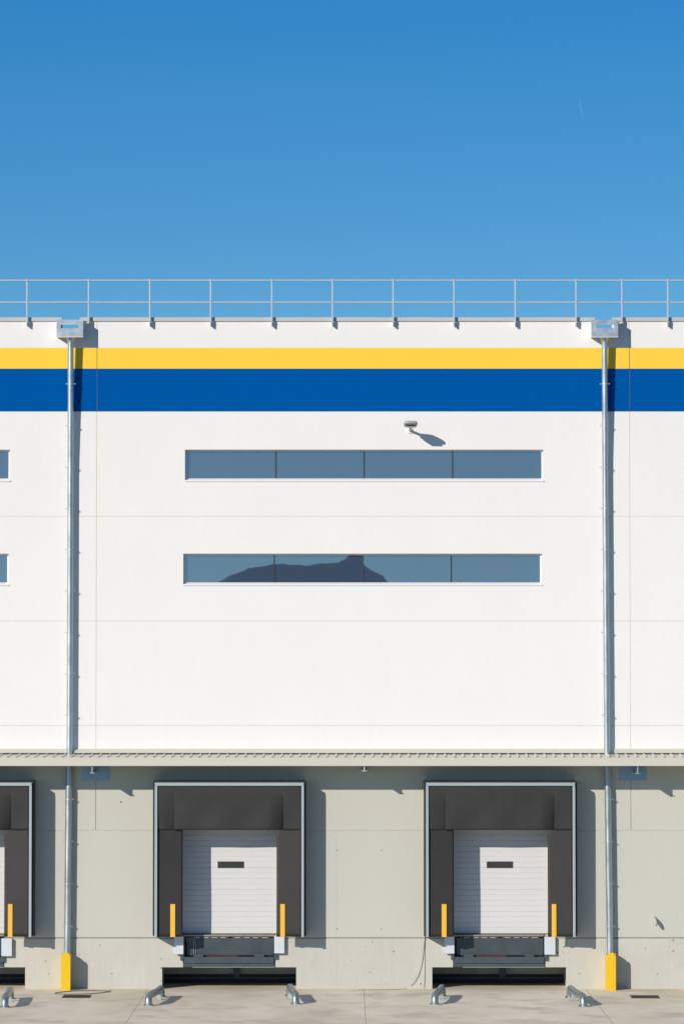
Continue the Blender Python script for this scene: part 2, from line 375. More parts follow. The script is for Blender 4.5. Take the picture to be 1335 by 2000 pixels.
# dock doors and the pits under the levellers
YD = 0.27
zd0, zd1 = Z(1823, YD), z_door_top + 0.05
for i, xc in enumerate(XC):
    prof = [(YD + 0.06, zd0)]
    z, n = zd0, 0
    while z < zd1:
        big = n % 4 == 0
        w_, d_ = (0.008, 0.010) if big else (0.008, 0.007)
        if n: prof += [(YD, z - w_), (YD + d_, z - w_ * 0.4), (YD + d_, z + w_ * 0.4), (YD, z + w_)]
        else: prof += [(YD, z)]
        z += 0.1215 if n % 2 else 0.125; n += 1
    prof += [(YD, zd1), (YD + 0.06, zd1)]
    dr = MB().prism_x(prof, xc - 1.3, xc + 1.3).build('dock_door', 'door', bld)
    dr.data.name = 'dock_door'
    xa, xb, za, zb = xc - 0.27, xc + 0.32, Z(1695, YD), Z(1682.5, YD)
    mb = MB(); t = 0.022
    mb.box(xa, xb, YD - 0.014, YD + 0.01, za, za + t); mb.box(xa, xb, YD - 0.014, YD + 0.01, zb - t, zb)
    mb.box(xa, xa + t, YD - 0.014, YD + 0.01, za + t, zb - t); mb.box(xb - t, xb, YD - 0.014, YD + 0.01, za + t, zb - t)
    mb.box(xa + t, xb - t, YD - 0.004, YD + 0.01, za + t, zb - t, 1)
    mb.build('door_window', ['mullion', 'dark_glass'], dr)
    MB().box(xc - 1.24, xc + 1.24, YD + 0.005, YD + 0.05, z_floor - 0.01, zd0 - 0.002).build('door_seal', 'dark', dr)
    # pit: inward faces only, a concrete box behind the opening
    a, b, y0, y1, c0, c1 = xc - 1.53, xc + 1.53, 0.2, 1.70, -0.004, z_floor - 0.05
    mb = MB()
    mb.box(a - 0.1, a, y0, y1, 0.0, c1); mb.box(b, b + 0.1, y0, y1, 0.0, c1); mb.box(a - 0.1, b + 0.1, y1, y1 + 0.1, 0.0, c1); mb.box(a - 0.1, b + 0.1, y0 + 0.1, y1 + 0.1, c1, c1 + 0.05)
    pit = mb.build('leveller_pit', 'pit', bld)
    MB().box(a, b, 1.66, 1.699, 0.0, 0.20).build('back_board', 'rubber', pit)
    MB().box(a, b, 1.60, 1.655, 0.10, 0.135).build('back_rail', 'leveller', pit)
    MB().box(xc + 0.06, xc + 0.20, 1.55, 1.64, 0.14, c1).build('post', 'leveller', pit)
    MB().box(xc - 1.0, xc + 1.0, 0.18, 1.5, z_pit + 0.02, z_pit + 0.09).build('under_frame', 'leveller', pit)
# tie holes left by the formwork: dark discs, the holes' shade put into colour
for (u, v) in ((658, 1660), (745, 1660.5), (658, 1814), (744, 1814.5), (1130.5, 1901.5), (722, 1899), (95, 1903), (219, 1901.5), (1282, 1902), (768, 1858)):
    p = W(u, v); r = 0.012
    pts = [(p.x + math.cos(a * math.pi / 4) * r * (0.7 + 0.5 * random.random()) + 0.01 * math.sin(a * math.pi / 4), p.z + math.sin(a * math.pi / 4) * r * 1.1) for a in range(8)]
    MB().prism_y(pts, -0.0015, 0.01).build('tie_hole', 'dark', bld)
# ------------------------------------------------------------------ canopy
YC = -1.12
can = thing('loading_canopy', 'long beige corrugated canopy running above all the dock doors', 'canopy', (0, 0, Z_CAN))
zf0, zf1 = Z(1495.6, YC), Z(1479.6, YC)
xl, xr = XJ[0] + 3, XJ[-1] - 3
MB().prism_x([(YC, zf0), (YC, zf1), (YC + 0.02, zf1 + 0.006), (YC + 0.10, zf1 + 0.006), (YC + 0.10, zf1), (YC + 0.004, zf1 - 0.004), (YC + 0.004, zf0 + 0.012), (YC + 0.06, zf0 + 0.012), (YC + 0.06, zf0), (YC - 0.008, zf0 - 0.004), (YC - 0.008, zf0 + 0.008)][::-1], xl, xr).build('fascia', 'canopy', can)
zr0, zr1 = Z(1473.2, -0.05), Z(1479.2, YC + 0.02)           # corrugated sheet, from the wall down to the fascia
pitch = X(17.6 * 2, 1475) - X(17.6, 1475)
prof = []; x = X(5.5, 1475) ; 
while x > xl: x -= pitch
x += pitch
while x < xr - pitch:
    prof += [(x - 0.030, 0), (x - 0.014, 0.021), (x + 0.014, 0.021), (x + 0.030, 0)]; x += pitch
prof = [(xl, 0)] + prof + [(xr, 0)]
n = len(prof); mb = MB()
ys = ((-0.012, zr0 + 0.002), (YC + 0.03, zr1))
vs = [(px, y, z + pz) for (y, z) in ys for px, pz in prof]
mb.add(vs, [(i, i + 1, n + i + 1, n + i) for i in range(n - 1)])
sh = mb.build('roof_sheet', 'canopy', can)
so = sh.modifiers.new('thickness', 'SOLIDIFY'); so.thickness = 0.003; so.offset = -1
fl = Z(1462.4, -0.004); fb = Z(1470.6, -0.15)
for a, b in ((xl, X(131, 1465)), (X(146.5, 1465), X(1178, 1465)), (X(1198, 1465), xr)):
    MB().prism_x([(-0.002, fl), (-0.012, fl + 0.001), (-0.15, fb + 0.022), (-0.15, fb), (-0.147, fb), (-0.147, fb + 0.018), (-0.002, fl - 0.012)], a, b).build('flashing', 'canopy', can)
for (ub, vb, side) in ((180, 1510.4, 0), (711, 1506.4, 1), (1244.3, 1511.2, 0)):
    y0 = YC + 0.03; p = W(ub, vb, y0); zt = zr1 - 0.012
    mb = MB(); mb.box(p.x - 0.012, p.x + 0.012, y0 + 0.01, -0.035, p.z + 0.016, zf0 + 0.10); mb.box(p.x - 0.05, p.x + 0.05, y0, -0.035, p.z, p.z + 0.015)
    mb.box(p.x - 0.05, p.x + 0.05, y0 + 0.06, -0.035, zf0 + 0.101, zf0 + 0.115)
    br = mb.build('bracket', 'galv' if side == 0 else 'rail', can)
    if side: 
        mb = MB().box(p.x - 0.09, p.x + 0.09, -0.034, -0.002, Z(1507.5), Z(1480))
        for dx in (-0.06, 0.06): mb.tube([(p.x + dx, -0.035, Z(1503)), (p.x + dx, -0.06, Z(1503))], 0.014, 8)
        mb.build('wall_plate', 'galv', br)
    else:
        ux = 187.5 if ub < 600 else 1234.5
        xa, xb = X(ux - 26.7, 1510), X(ux + 26.7, 1510)
        MB().box(xa, xb, -0.014, -0.001, Z(1524.3), Z(1480)).build('wall_plate', 'plate', br)
# ------------------------------------------------------------------ railing
rl = thing('roof_railing', 'thin galvanised guardrail with two rails along the roof edge', 'railing', (0, -0.13, Z(636)))
YR = -0.115
us = [53, 173, 292.5, 411, 530.3, 648.5, 767, 885.5, 1005, 1123.5, 1213, 1302.5]
us = [53 - 119.5 * k for k in range(5, 0, -1)] + us + [1302.5 + 89.5 * k for k in range(1, 6)]
zt, zm = Z(547.5, YR), Z(590.3, YR)
for u in us:
    x = X(u, 600, YR); zb = Z(636.5, YR)
    po = MB().box(x - 0.0135, x + 0.0135, YR - 0.03, YR + 0.035, zb, zt + 0.03).build('post', 'rail', rl)
    MB().box(x - 0.009, x + 0.009, YR + 0.0355, -0.001, zb + 0.006, Z(628)).build('foot_bracket', 'rail', po)
    MB().tube([(x + 0.0136, YR, zb + 0.10), (x + 0.036, YR, zb + 0.10)], 0.013, 8).build('bolt', 'galv', po)
x0, x1 = X(us[0], 600, YR), X(us[-1], 600, YR)
for z in (zt, zm):
    MB().tube([(x0, YR, z), (x1, YR, z)], 0.0175, 10).build('rail', 'rail', rl, smooth=True)
# ------------------------------------------------------------------ downpipes
def ring(mb, c, r, h, n=16): mb.tube([(c[0], c[1], c[2] - h), (c[0], c[1], c[2] + h)], r, n)
def clamp(parent, c, r):
    mb = MB(); ring(mb, c, r + 0.006, 0.012)
    mb.box(c[0] - r - 0.045, c[0] + r + 0.045, c[1] - 0.008, c[1] + 0.008, c[2] - 0.010, c[2] + 0.010)
    mb.tube([(c[0] - r - 0.033, c[1] - 0.02, c[2]), (c[0] - r - 0.033, c[1] + 0.02, c[2])], 0.011, 8); mb.tube([(c[0] + r + 0.033, c[1] - 0.02, c[2]), (c[0] + r + 0.033, c[1] + 0.02, c[2])], 0.011, 8)
    mb.tube([(c[0], c[1] + r, c[2]), (c[0], -0.001, c[2])], 0.008, 6)
    mb.build('clamp', 'galv', parent)
def downpipe(label, box, slot, up, lo, gu):
    yb = -0.41
    t = thing('downpipe', label, 'downpipe', (X(lo[1][0], 1850), 0, 0), 'roof downpipes with hopper boxes')
    a, b, zt_, zb_ = X(box[0], 640, yb), X(box[1], 640, yb), Z(box[2], yb), Z(box[3], yb)
    s0, s1, sz0, sz1 = X(slot[0], 637, yb), X(slot[1], 637, yb), Z(641, yb), Z(634, yb)
    th = 0.006
    hp = panel('hopper', 'galv', t, a, b, zb_, zt_, [(s0, s1, sz0, sz1)], yb, yb + th)
    mb = MB()
    mb.box(a, a + th, yb + th, -0.003, zb_, zt_); mb.box(b - th, b, yb + th, -0.003, zb_, zt_)
    mb.box(a + th, b - th, yb + th, -0.003, zb_, zb_ + th)
    mb.box(a + th, b - th, -0.02, -0.003, zb_ + th, Z(653))
    mb.build('hopper_sides', 'galv', hp)
    MB().box(a - 0.004, b + 0.004, yb - 0.006, yb - 0.0005, zb_ - 0.010, zb_ + 0.012).build('bottom_lip', 'rail', hp)
    r = 0.068
    p0 = W(up[0][0], 668, -0.235); p1 = W(up[1][0], 905, -0.135); p2 = W(up[2][0], 1474, -0.135)
    MB().tube([(p0.x, p0.y, zb_ + 0.001), (p0.x, p0.y, Z(661, -0.235)), (p0.x, p0.y, Z(668, -0.235))], [0.11, 0.095, 0.07], 18).build('outlet_funnel', 'galv', t, smooth=True)
    p3 = W(lo[0][0], 1545, -0.135)
    pts = [p0, p0.lerp(p1, 0.93), p1 + (p2 - p1) * 0.03, p2, p3]
    MB().tube(pts, r, 20).build('pipe', 'galv_pipe', t, smooth=True)
    q = W(lo[1][0], 1905, -0.135)
    MB().tube([W(lo[0][0], 1541, -0.135), q, Vector((q.x, q.y, 0.02))], r + 0.006, 20).build('lower_pipe', 'galv_pipe', t, smooth=True)
    for v in (750, 831.5, 912.5, 993, 1073, 1154, 1235, 1316, 1397):
        zc = Z(v, -0.15); k = 0
        for i in range(3):
            if pts[i + 1].z <= zc <= pts[i].z: k = i
        f_ = (zc - pts[k].z) / (pts[k + 1].z - pts[k].z)
        clamp(t, pts[k].lerp(pts[k + 1], f_), r)
    for v in (1561, 1643.5, 1726, 1809):
        a_ = W(lo[0][0], 1541, -0.135); zc = Z(v, -0.135); f_ = (zc - a_.z) / (q.z - a_.z)
        clamp(t, a_.lerp(q, f_), r + 0.006)
    return t
downpipe('galvanised downpipe left of the strip windows, hopper slot dark at its left end', (110.7, 162.5, 624.3, 658), (119, 153.2), ((138.3,), (138.0,), (136.0,)), ((134.3,), (131.3,)), 0)
downpipe('galvanised downpipe right of the strip windows, hopper slot bright at its right end', (1154.6, 1205.8, 624.7, 658.3), (1163, 1198), ((1179.7,), (1180.6,), (1184.3,)), ((1185.8,), (1190.8,)), 0)
# yellow guards
def guard(label, u0, u1, v0, v1):
    yg = -0.47
    a, b = X(u0, 1895, yg), X(u1, 1895, yg); zt_ = Z(v0, yg)
    t = thing('pipe_guard', label, 'pipe guard', ((a + b) / 2, yg / 2, 0), 'yellow pipe guards')
    w = b - a
    MB().prism_y([(a, 0.0), (a, zt_ - 0.075), (a + w * 0.14, zt_ - 0.022), (a + w * 0.32, zt_), (a + w * 0.70, zt_), (a + w * 0.86, zt_ - 0.022), (b, zt_ - 0.075), (b, 0.0)], yg, yg + 0.008).build('front_plate', 'guard', t, bevel=0.003)
    for x in (a + 0.001, b - 0.009):
        MB().prism_x([(yg + 0.009, 0.0), (yg + 0.009, zt_ - 0.08), (-0.30, zt_ - 0.03), (-0.15, zt_ - 0.03), (-0.004, zt_ - 0.09), (-0.004, 0.0)], x, x + 0.008).build('side_plate', 'guard', t)
    for x in (a - 0.02, b + 0.02):
        f_ = MB().box(x - 0.03, x + 0.03, yg + 0.05, yg + 0.13, 0.002, 0.012)
        f_.tube([(x, yg + 0.09, 0.012), (x, yg + 0.09, 0.035)], 0.012, 8).build('foot', 'guard', t)
guard('yellow pipe guard above the wire loop on the ground', 119.3, 137.8, 1861, 1934.3)
guard('yellow pipe guard right of the last dock, no wire at its foot', 1183.2, 1201.8, 1861, 1934.3)
# ------------------------------------------------------------------ dock shelters
YS = -0.6
c1 = XC[1]
def sx(u, v=1680): return X(u, v, YS)
def sz(v): return Z(v, YS)
sh1 = thing('dock_shelter', 'black dock shelter in the middle, with loose wires hanging below its door', 'dock shelter', (c1, 0, z_floor), 'black dock shelters')
L, R_ = sx(302.2), sx(593.4); fw = 0.058
zt_, zb_ = sz(1528.5), sz(1830)
zbar = zt_ - 0.072
mb = MB().box(L + 0.004, R_ - 0.004, YS - 0.035, YS + 0.03, zbar, zt_)
mb.build('head_profile', 'alu', sh1, bevel=0.004)
for a, b in ((L, L + fw), (R_ - fw, R_)):
    MB().box(a, b, YS - 0.03, YS + 0.03, zb_, zbar - 0.002).build('side_profile', 'alu', sh1, bevel=0.004)
# header curtain with two corner folds
xi0, xi1 = L + fw, R_ - fw
zc = sz(1621)
fold = (sx(340.3), sx(553.3)); zfold = sz(1560)
def head_y(x, z):
    d = 0.0
    tz = max(0, min(1, (zfold + 0.10 - z) / (zfold + 0.10 - zc))) ** 0.8
    for k, (xf, w_, amp) in enumerate(((fold[0], 0.34, 0.05), (fold[1], 0.30, 0.095))):
        if xf - w_ < x <= xf: d += amp * tz * ((x - xf + w_) / w_) ** 1.5
    d += 0.012 * math.sin(x * 2.1 + z * 3) * tz + 0.006 * math.sin(x * 6.3 - z * 4.1) * tz
    d += 0.012 * tz * math.sin((x - xi0) / (xi1 - xi0) * math.pi)
    return YS + 0.012 + d
xs = [xi0 + (xi1 - xi0) * i / 70 for i in range(71)]
xs = sorted(xs + [fold[0] - 0.001, fold[0] + 0.001, fold[1] - 0.001, fold[1] + 0.001])
zs = [zbar + 0.01 + (zc - zbar - 0.01) * j / 24 for j in range(25)]
def sheet(xs, zs, fy, name, m, parent, thick=0.006):
    n = len(xs); vs = [(x, fy(x, z), z) for z in zs for x in xs]
    fs = [(j * n + i, j * n + i + 1, (j + 1) * n + i + 1, (j + 1) * n + i) for j in range(len(zs) - 1) for i in range(n - 1)]
    o = MB().add(vs, fs).build(name, m, parent, smooth=True)
    s_ = o.modifiers.new('thickness', 'SOLIDIFY'); s_.thickness = thick; s_.offset = 0
    return o
sheet(xs, zs, head_y, 'head_curtain', 'rubber', sh1)
for side, (a, b) in enumerate(((xi0, sx(356.5)), (sx(539.8), xi1))):
    def side_y(x, z, a=a, b=b, side=side):
        t_ = (x - a) / (b - a); t_ = t_ if side == 0 else 1 - t_
        return YS + 0.034 + 0.05 * t_ + 0.008 * math.sin(z * 2.3 + side) * t_ + 0.13 * max(0.0, min(1.0, (z - zc + 0.004) / 0.02))
    xs_ = [a + (b - a) * i / 12 for i in range(13)]
    zz = [zc + 0.12, zc + 0.05, zc + 0.016, zc + 0.006, zc - 0.004] + [zc - 0.004 + (zb_ - zc + 0.004) * j / 26 for j in range(1, 27)]
    cu = sheet(xs_, zz, side_y, 'side_curtain', 'rubber', sh1, 0.008)
    ua, ub = (332.8, 342.3) if side == 0 else (547.2, 556.2)
    x0, x1 = sx(ua), sx(ub)
    y_ = min(side_y(x0, sz(1800)), side_y(x1, sz(1800))) - 0.022
    MB().box(x0, x1, y_, y_ + 0.012, zb_ - 0.004, sz(1766)).build('guide_stripe', 'stripe', cu, bevel=0.003)
# rubber sides and top that reach back to the wall
for a, b in ((L - 0.042, L - 0.030), (R_ + 0.030, R_ + 0.042)):
    MB().prism_x([(YS + 0.04, zb_ + 0.02), (YS + 0.04, zt_ + 0.01), (-0.002, zt_ + 0.01), (-0.002, zb_ - 0.02)], a, b).build('side_cover', 'rubber', sh1)
MB().box(L - 0.042, R_ + 0.042, YS + 0.04, -0.002, zt_ + 0.011, zt_ + 0.026).build('top_cover', 'rubber', sh1)
MB().box(L - 0.030, R_ + 0.030, YS + 0.031, YS + 0.045, zt_ - 0.05, zt_ + 0.010).build('head_batten', 'rubber', sh1)
for a, b in ((L - 0.030, L + 0.03), (R_ - 0.03, R_ + 0.030)):
    MB().box(a, b, YS + 0.046, YS + 0.066, zb_ + 0.02, zt_ - 0.06).build('side_batten', 'rubber', sh1)
# ------------------------------------------------------------------ leveller under each door
def lx(u): return X(u, 1860, 0.08)
lv = thing('dock_leveller', 'slate grey dock leveller with loose wires hanging over its lip', 'dock leveller', (c1, 0.1, z_pit), 'slate grey dock levellers')
yl = 0.075
MB().box(c1 - 1.02, c1 + 1.02, 0.06, 1.8, Z(1829.2), Z(1826.3)).build('deck', 'deck', lv)
lip = MB().box(lx(365), lx(533.5), yl, yl + 0.02, Z(1866.3), Z(1832.6)).build('lip', 'tread', lv)
MB().box(lx(361), lx(535.5), yl + 0.05, yl + 0.06, Z(1870), Z(1829)).build('lip_backing', 'dark', lv)
for u in (362, 373, 391, 409, 426, 443, 454, 471, 489, 506, 523):
    MB().box(lx(u), lx(u + 3), yl - 0.005, yl + 0.045, Z(1832.5), Z(1829.3)).build('hinge_lug', 'leveller', lv)
for u in (379, 396, 413, 430, 458, 476, 493, 511):
    MB().box(lx(u), lx(u + 11.5), yl + 0.012, yl + 0.030, Z(1832.4), Z(1830.9)).build('hinge_pin', 'alu', lv)
MB().box(lx(360), lx(534.8), -0.035, 0.12, Z(1881), Z(1869)).build('keeper_beam', 'leveller', lv, bevel=0.006)
for u0, u1 in ((379, 397.5), (497.5, 516)):
    MB().box(lx(u0), lx(u1), -0.03, 0.03, Z(1868.9), Z(1863.6)).build('lip_keeper', 'leveller', lv, bevel=0.004)
MB().box(lx(398), lx(463), yl + 0.021, yl + 0.045, Z(1869), Z(1866.0)).build('safety_bar', 'rust', lv)
MB().box(lx(357.5), lx(536), -0.005, 0.10, Z(1888.4), Z(1881.1)).build('lower_channel', 'leveller', lv, bevel=0.006)
MB().box(lx(376), lx(536.5), -0.012, 0.05, Z(1889.4), Z(1888.5)).build('edge_strip', 'alu', lv)
for a, b in ((355, 359.7), (535.6, 540.0)):
    MB().box(lx(a), lx(b), 0.012, 0.05, Z(1889), Z(1866.5)).build('side_angle', 'leveller', lv)
# bumpers
def bumper(label, u0, u1, v0, v1):
    a, b = X(u0, 1845, -0.11), X(u1, 1845, -0.11); z0, z1 = Z(v1, -0.11), Z(v0, -0.11)
    t = thing('dock_bumper', label, 'dock bumper', ((a + b) / 2, 0, z0), 'steel faced dock bumpers')
    MB().box(a, b, -0.11, -0.098, z0, z1).build('face_plate', 'bumper', t, bevel=0.003)
    MB().box(a + 0.012, b - 0.012, -0.097, -0.002, z0 + 0.02, z1 - 0.004).build('rubber_block', 'rubber', t)
    MB().box(a, a + 0.01, -0.0975, -0.003, z0 + 0.03, z1 - 0.003).box(b - 0.01, b, -0.0975, -0.003, z0 + 0.03, z1 - 0.003).build('side_flange', 'bumper', t)
    # short bracket stepping down beside the leveller frame
    m_ = (a + b) / 2; s_ = 1 if m_ < XC[min(range(3), key=lambda k: abs(XC[k] - m_))] else -1
    e = b if s_ > 0 else a
    MB().box(e, e - s_ * 0.075, -0.05, -0.003, z0 - 0.14, z0 + 0.018).build('bracket', 'leveller', t)
bumper('grey dock bumper of the dock cut off by the left edge', 3.3, 23.6, 1832.8, 1867.6)
bumper('half shaded grey dock bumper left of the wired leveller', 340, 358.3, 1829, 1863.8)
bumper('sunlit grey dock bumper right of the wired leveller', 535.3, 555.2, 1827.5, 1862)
bumper('half shaded grey dock bumper beside the long hanging cable', 867.2, 886.6, 1827, 1862.5)
bumper('sunlit grey dock bumper nearest the right downpipe', 1062.5, 1083.5, 1830, 1864.5)
# copies for the other docks
dL, dR = XC[0] - c1, XC[2] - c1
dup(sh1, dL, 'black dock shelter cut off by the left edge'); dup(sh1, dR, 'black dock shelter next to the right downpipe, long cable at its left foot')
dup(lv, dL, 'slate grey dock leveller cut off by the left edge'); dup(lv, dR, 'slate grey dock leveller nearest the right downpipe, no wires over it')
# ------------------------------------------------------------------ wheel guides
def wheel_guide(label, near, bend, rear, legs_u=0):
    r = 0.078; h = 0.215
    p0, p2, p3 = G(*near), G(*bend), G(*rear)
    t = thing('wheel_guide', label, 'wheel guide', (p0.x, p0.y, 0), 'galvanised wheel guides on the yard')
    up = Vector((0, 0, 1))
    def arc(a, b, c, n=5, k=0.16):
        d1 = (a - b).normalized(); d2 = (c - b).normalized()
        s_ = b + d1 * k; e = b + d2 * k
        return [s_.lerp(b, i / n).lerp(b.lerp(e, i / n), i / n) for i in range(n + 1)]
    A, B, C, D = p0, p0 + up * h, p2 + up * h, p3 + up * h
    E = p3.copy()
    pts = [A] + arc(A, B, C) + arc(B, C, D, 3, 0.08) + arc(C, D, E) + [E]
    MB().tube(pts, r, 16).build('tube', 'guide', t, smooth=True)
    for p in (p0, p3):
        pl = MB().box(p.x - 0.11, p.x + 0.11, p.y - 0.10, p.y + 0.10, 0.002, 0.014)
        pl.build('foot_plate', 'galv', t)
        for dx in (-0.085, 0.085):
            for dy in (-0.075, 0.075):
                MB().tube([(p.x + dx, p.y + dy, 0.014), (p.x + dx, p.y + dy, 0.034)], 0.012, 6).build('anchor_bolt', 'leveller', t)
    m = p2.lerp(p3, 0.35)
    MB().box(m.x - 0.045, m.x + 0.045, m.y - 0.005, m.y + 0.005, 0.012, h - 0.03).build('web_plate', 'galv', t)
    MB().box(m.x - 0.09, m.x + 0.09, m.y - 0.09, m.y + 0.09, 0.002, 0.012).build('mid_foot', 'galv', t)
wheel_guide('galvanised wheel guide at the left edge, beside the wire loop', (9.8, 1968.5), (17.8, 1958.5), (20.5, 1951.5))
wheel_guide('galvanised wheel guide crossing the left corner of the middle pit opening', (290, 1964.7), (307.5, 1955.5), (315.3, 1948.5))
wheel_guide('galvanised wheel guide right of the middle pit opening', (577, 1962), (569.5, 1954), (565.5, 1946))
wheel_guide('galvanised wheel guide nearest the long hanging cable', (848.5, 1962.5), (859.5, 1954), (863, 1947))
wheel_guide('galvanised wheel guide nearest the right yellow guard', (1138.5, 1966.5), (1122, 1957.5), (1112, 1949))
# ------------------------------------------------------------------ wall lamp
p = W(800.5, 842)
lm = thing('wall_floodlight', 'grey floodlight on a short arm above the upper strip window', 'floodlight', (p.x, 0, p.z))
MB().box(p.x - 0.048, p.x + 0.048, -0.03, -0.001, p.z - 0.045, p.z + 0.06).build('wall_plate', 'white', lm, bevel=0.006)
e0 = Vector((p.x, -0.02, p.z + 0.01)); e1 = Vector((p.x, -0.36, p.z + 0.075))
MB().tube([e0, e1], 0.03, 12).build('arm', 'lamp', lm, smooth=True)
secs = [(-0.30, 0.032, 0.030, 0.068), (-0.36, 0.05, 0.040, 0.08), (-0.42, 0.11, 0.052, 0.095), (-0.50, 0.150, 0.062, 0.112), (-0.70, 0.158, 0.060, 0.138), (-0.82, 0.150, 0.048, 0.150), (-0.87, 0.125, 0.030, 0.155), (-0.885, 0.08, 0.012, 0.157)]
nn = 20; mb = MB(); vs = []
for (y, hw, hh, dz) in secs:
    for j in range(nn):
        a = 2 * math.pi * j / nn; cx_, sz_ = math.cos(a), math.sin(a)
        e = 0.55
        vs.append((p.x + hw * math.copysign(abs(cx_) ** e, cx_), y, p.z + dz + hh * math.copysign(abs(sz_) ** e, sz_) * (1 if sz_ > 0 else 0.75)))
fs = [(i * nn + j, i * nn + (j + 1) % nn, (i + 1) * nn + (j + 1) % nn, (i + 1) * nn + j) for i in range(len(secs) - 1) for j in range(nn)]
fs += [tuple(range(nn)), tuple(range((len(secs) - 1) * nn, len(secs) * nn))[::-1]]
mb.add(vs, fs).build('housing', 'lamp', lm, smooth=True)
MB().box(p.x - 0.12, p.x + 0.12, -0.80, -0.52, p.z + 0.055, p.z + 0.078).build('lens', 'lens', lm, bevel=0.01)
# ------------------------------------------------------------------ small fitting on the right wall
p = W(1276.3, 1794)
ft = thing('wall_fitting', 'small light grey tube fitting sticking out of the grey wall', 'wall fitting', (p.x, 0, p.z))
MB().tube([(p.x, -0.001, p.z), (p.x, -0.016, p.z)], 0.052, 14).build('flange', 'fitting', ft, smooth=True)
pts = [(p.x, -0.01, p.z), (p.x, -0.10, p.z - 0.01), (p.x + 0.012, -0.17, p.z - 0.05), (p.x + 0.026, -0.205, p.z - 0.105)]
MB().tube(pts, [0.042, 0.043, 0.043, 0.040], 14).build('body', 'fitting', ft, smooth=True)
MB().tube([(p.x + 0.026, -0.205, p.z - 0.104), (p.x + 0.034, -0.22, p.z - 0.135)], 0.030, 12).build('nozzle', 'fitting', ft, smooth=True)
MB().tube([(p.x + 0.0341, -0.2201, p.z - 0.1352), (p.x + 0.035, -0.222, p.z - 0.139)], 0.021, 12).build('mouth', 'dark', ft)
# ------------------------------------------------------------------ drains
def grate(label, quad):
    c = [G(*q, 0.004) for q in quad]; o = sum(c, Vector()) / 4
    t = thing('drain_grate', label, 'drain grate', (o.x, o.y, 0), 'dark drain grates in the yard')
    x0, x1 = (c[0].x + c[3].x) / 2, (c[1].x + c[2].x) / 2; y0, y1 = c[3].y, c[0].y
    fr = MB(); w = 0.03
    fr.box(x0, x1, y0, y0 + w, -0.02, 0.010); fr.box(x0, x1, y1 - w, y1, -0.02, 0.010); fr.box(x0, x0 + w, y0 + w, y1 - w, -0.02, 0.010); fr.box(x1 - w, x1, y0 + w, y1 - w, -0.02, 0.010)
    fr.build('frame', 'grate', t)
    MB().box(x0 + w, x1 - w, y0 + w, y1 - w, 0.0005, 0.003).build('sump', 'dark', t)
    n_ = 14; g = x1 - x0 - 2 * w
    for i in range(n_):
        xx = x0 + w + g * (i + 0.5) / n_
        MB().box(xx - 0.010, xx + 0.010, y0 + w, y1 - w, 0.0035, 0.009).build('bar', 'grate', t)
grate('dark drain grate in front of the left yellow guard', ((125, 1943.6), (178, 1943.6), (176, 1948.8), (121, 1948.8)))
grate('dark drain grate right of the right yellow guard', ((1228.5, 1944.2), (1283, 1944.2), (1288, 1949.6), (1233, 1949.6)))
# ------------------------------------------------------------------ cables
def cable(name, label, pts, r, m='cable', n=6):
    out = []
    P = [Vector(q) for q in pts]
    for i in range(len(P) - 1):
        a, b, c, d = P[max(i - 1, 0)], P[i], P[i + 1], P[min(i + 2, len(P) - 1)]
        for k in range(6):
            t = k / 6
            out.append(0.5 * ((2 * b) + (c - a) * t + (2 * a - 5 * b + 4 * c - d) * t * t + (3 * b - a - 3 * c + d) * t ** 3))
    out.append(P[-1]); o0 = (P[-1].x, P[-1].y, P[-1].z)
    return tag(MB().tube(out, r, n).build(name, m, None, smooth=True, origin=o0), label, 'cable')
gz = 0.010
cable('hanging_cable', 'long grey cable curving down from the right shelter onto the concrete',
      [W(829.5, 1829, -0.012), W(827.5, 1850, -0.012), W(824, 1880, -0.012), W(817, 1905, -0.015), W(806, 1921, -0.03), G(795, 1930.5, gz), G(770, 1932.6, gz), G(735, 1933.3, gz), G(700, 1933.3, gz)], 0.005)
cable('straight_cable', 'straight grey cable hanging down the plinth at the right shelter', [W(830, 1829, -0.009), W(829.5, 1860, -0.009), W(829.5, 1900, -0.009), W(828, 1930, -0.009)], 0.005)
cy = []
for i in range(25):
    a = math.radians(-20 + 395 * i / 24)
    cy.append(G(159 + 51.5 * math.cos(a) + 2 * math.sin(3 * a), 1938.2 - 3.2 * math.sin(a) - (math.cos(a) * 1.6), gz + (0.016 if i > 22 else 0)))
cy.append(G(217, 1934.8, gz))
cable('wire_loop', 'dark wire loop lying on the concrete beside the left yellow guard', cy, 0.009)
for k, (u, du, vv) in enumerate(((364, 2, 1837), (367.5, 5, 1842), (371, 7, 1864), (376, 3, 1848), (379, 3, 1862))):
    u1 = u + du
    w = cable('loose_wire', 'thin pale wire hanging over the lip of the middle leveller', [W(u, 1831, 0.05), W(u + du * 0.5, 1833.5, 0.035), W(u1, 1840, 0.045), W(u1 + 0.4, vv, 0.05)], 0.005, 'cable_light', 5)
    w['group'] = 'loose wires on the middle leveller'
# ------------------------------------------------------------------ ground and hill
jt = []
for (a, b) in (((289.7, 1931.6), (246, 1999)), ((710, 1932), (714, 1999)), ((1165, 1960), (1187, 1988))):
    p, q = G(*a), G(*b); sl = (q.x - p.x) / (q.y - p.y); jt.append((p.x - sl * p.y, sl))
M['ground'] = ground_mat(jt)
mb = MB()
E = 6000
xs = [-E, -60, 60, E]; ys = [-E, -160, -60, 60, E]
vs = [(x, y, 0) for y in ys for x in xs]
mb.add(vs, [(j * 4 + i, j * 4 + i + 1, (j + 1) * 4 + i + 1, (j + 1) * 4 + i) for j in range(4) for i in range(3)])
g = mb.build('ground', 'ground'); g['kind'] = 'structure'
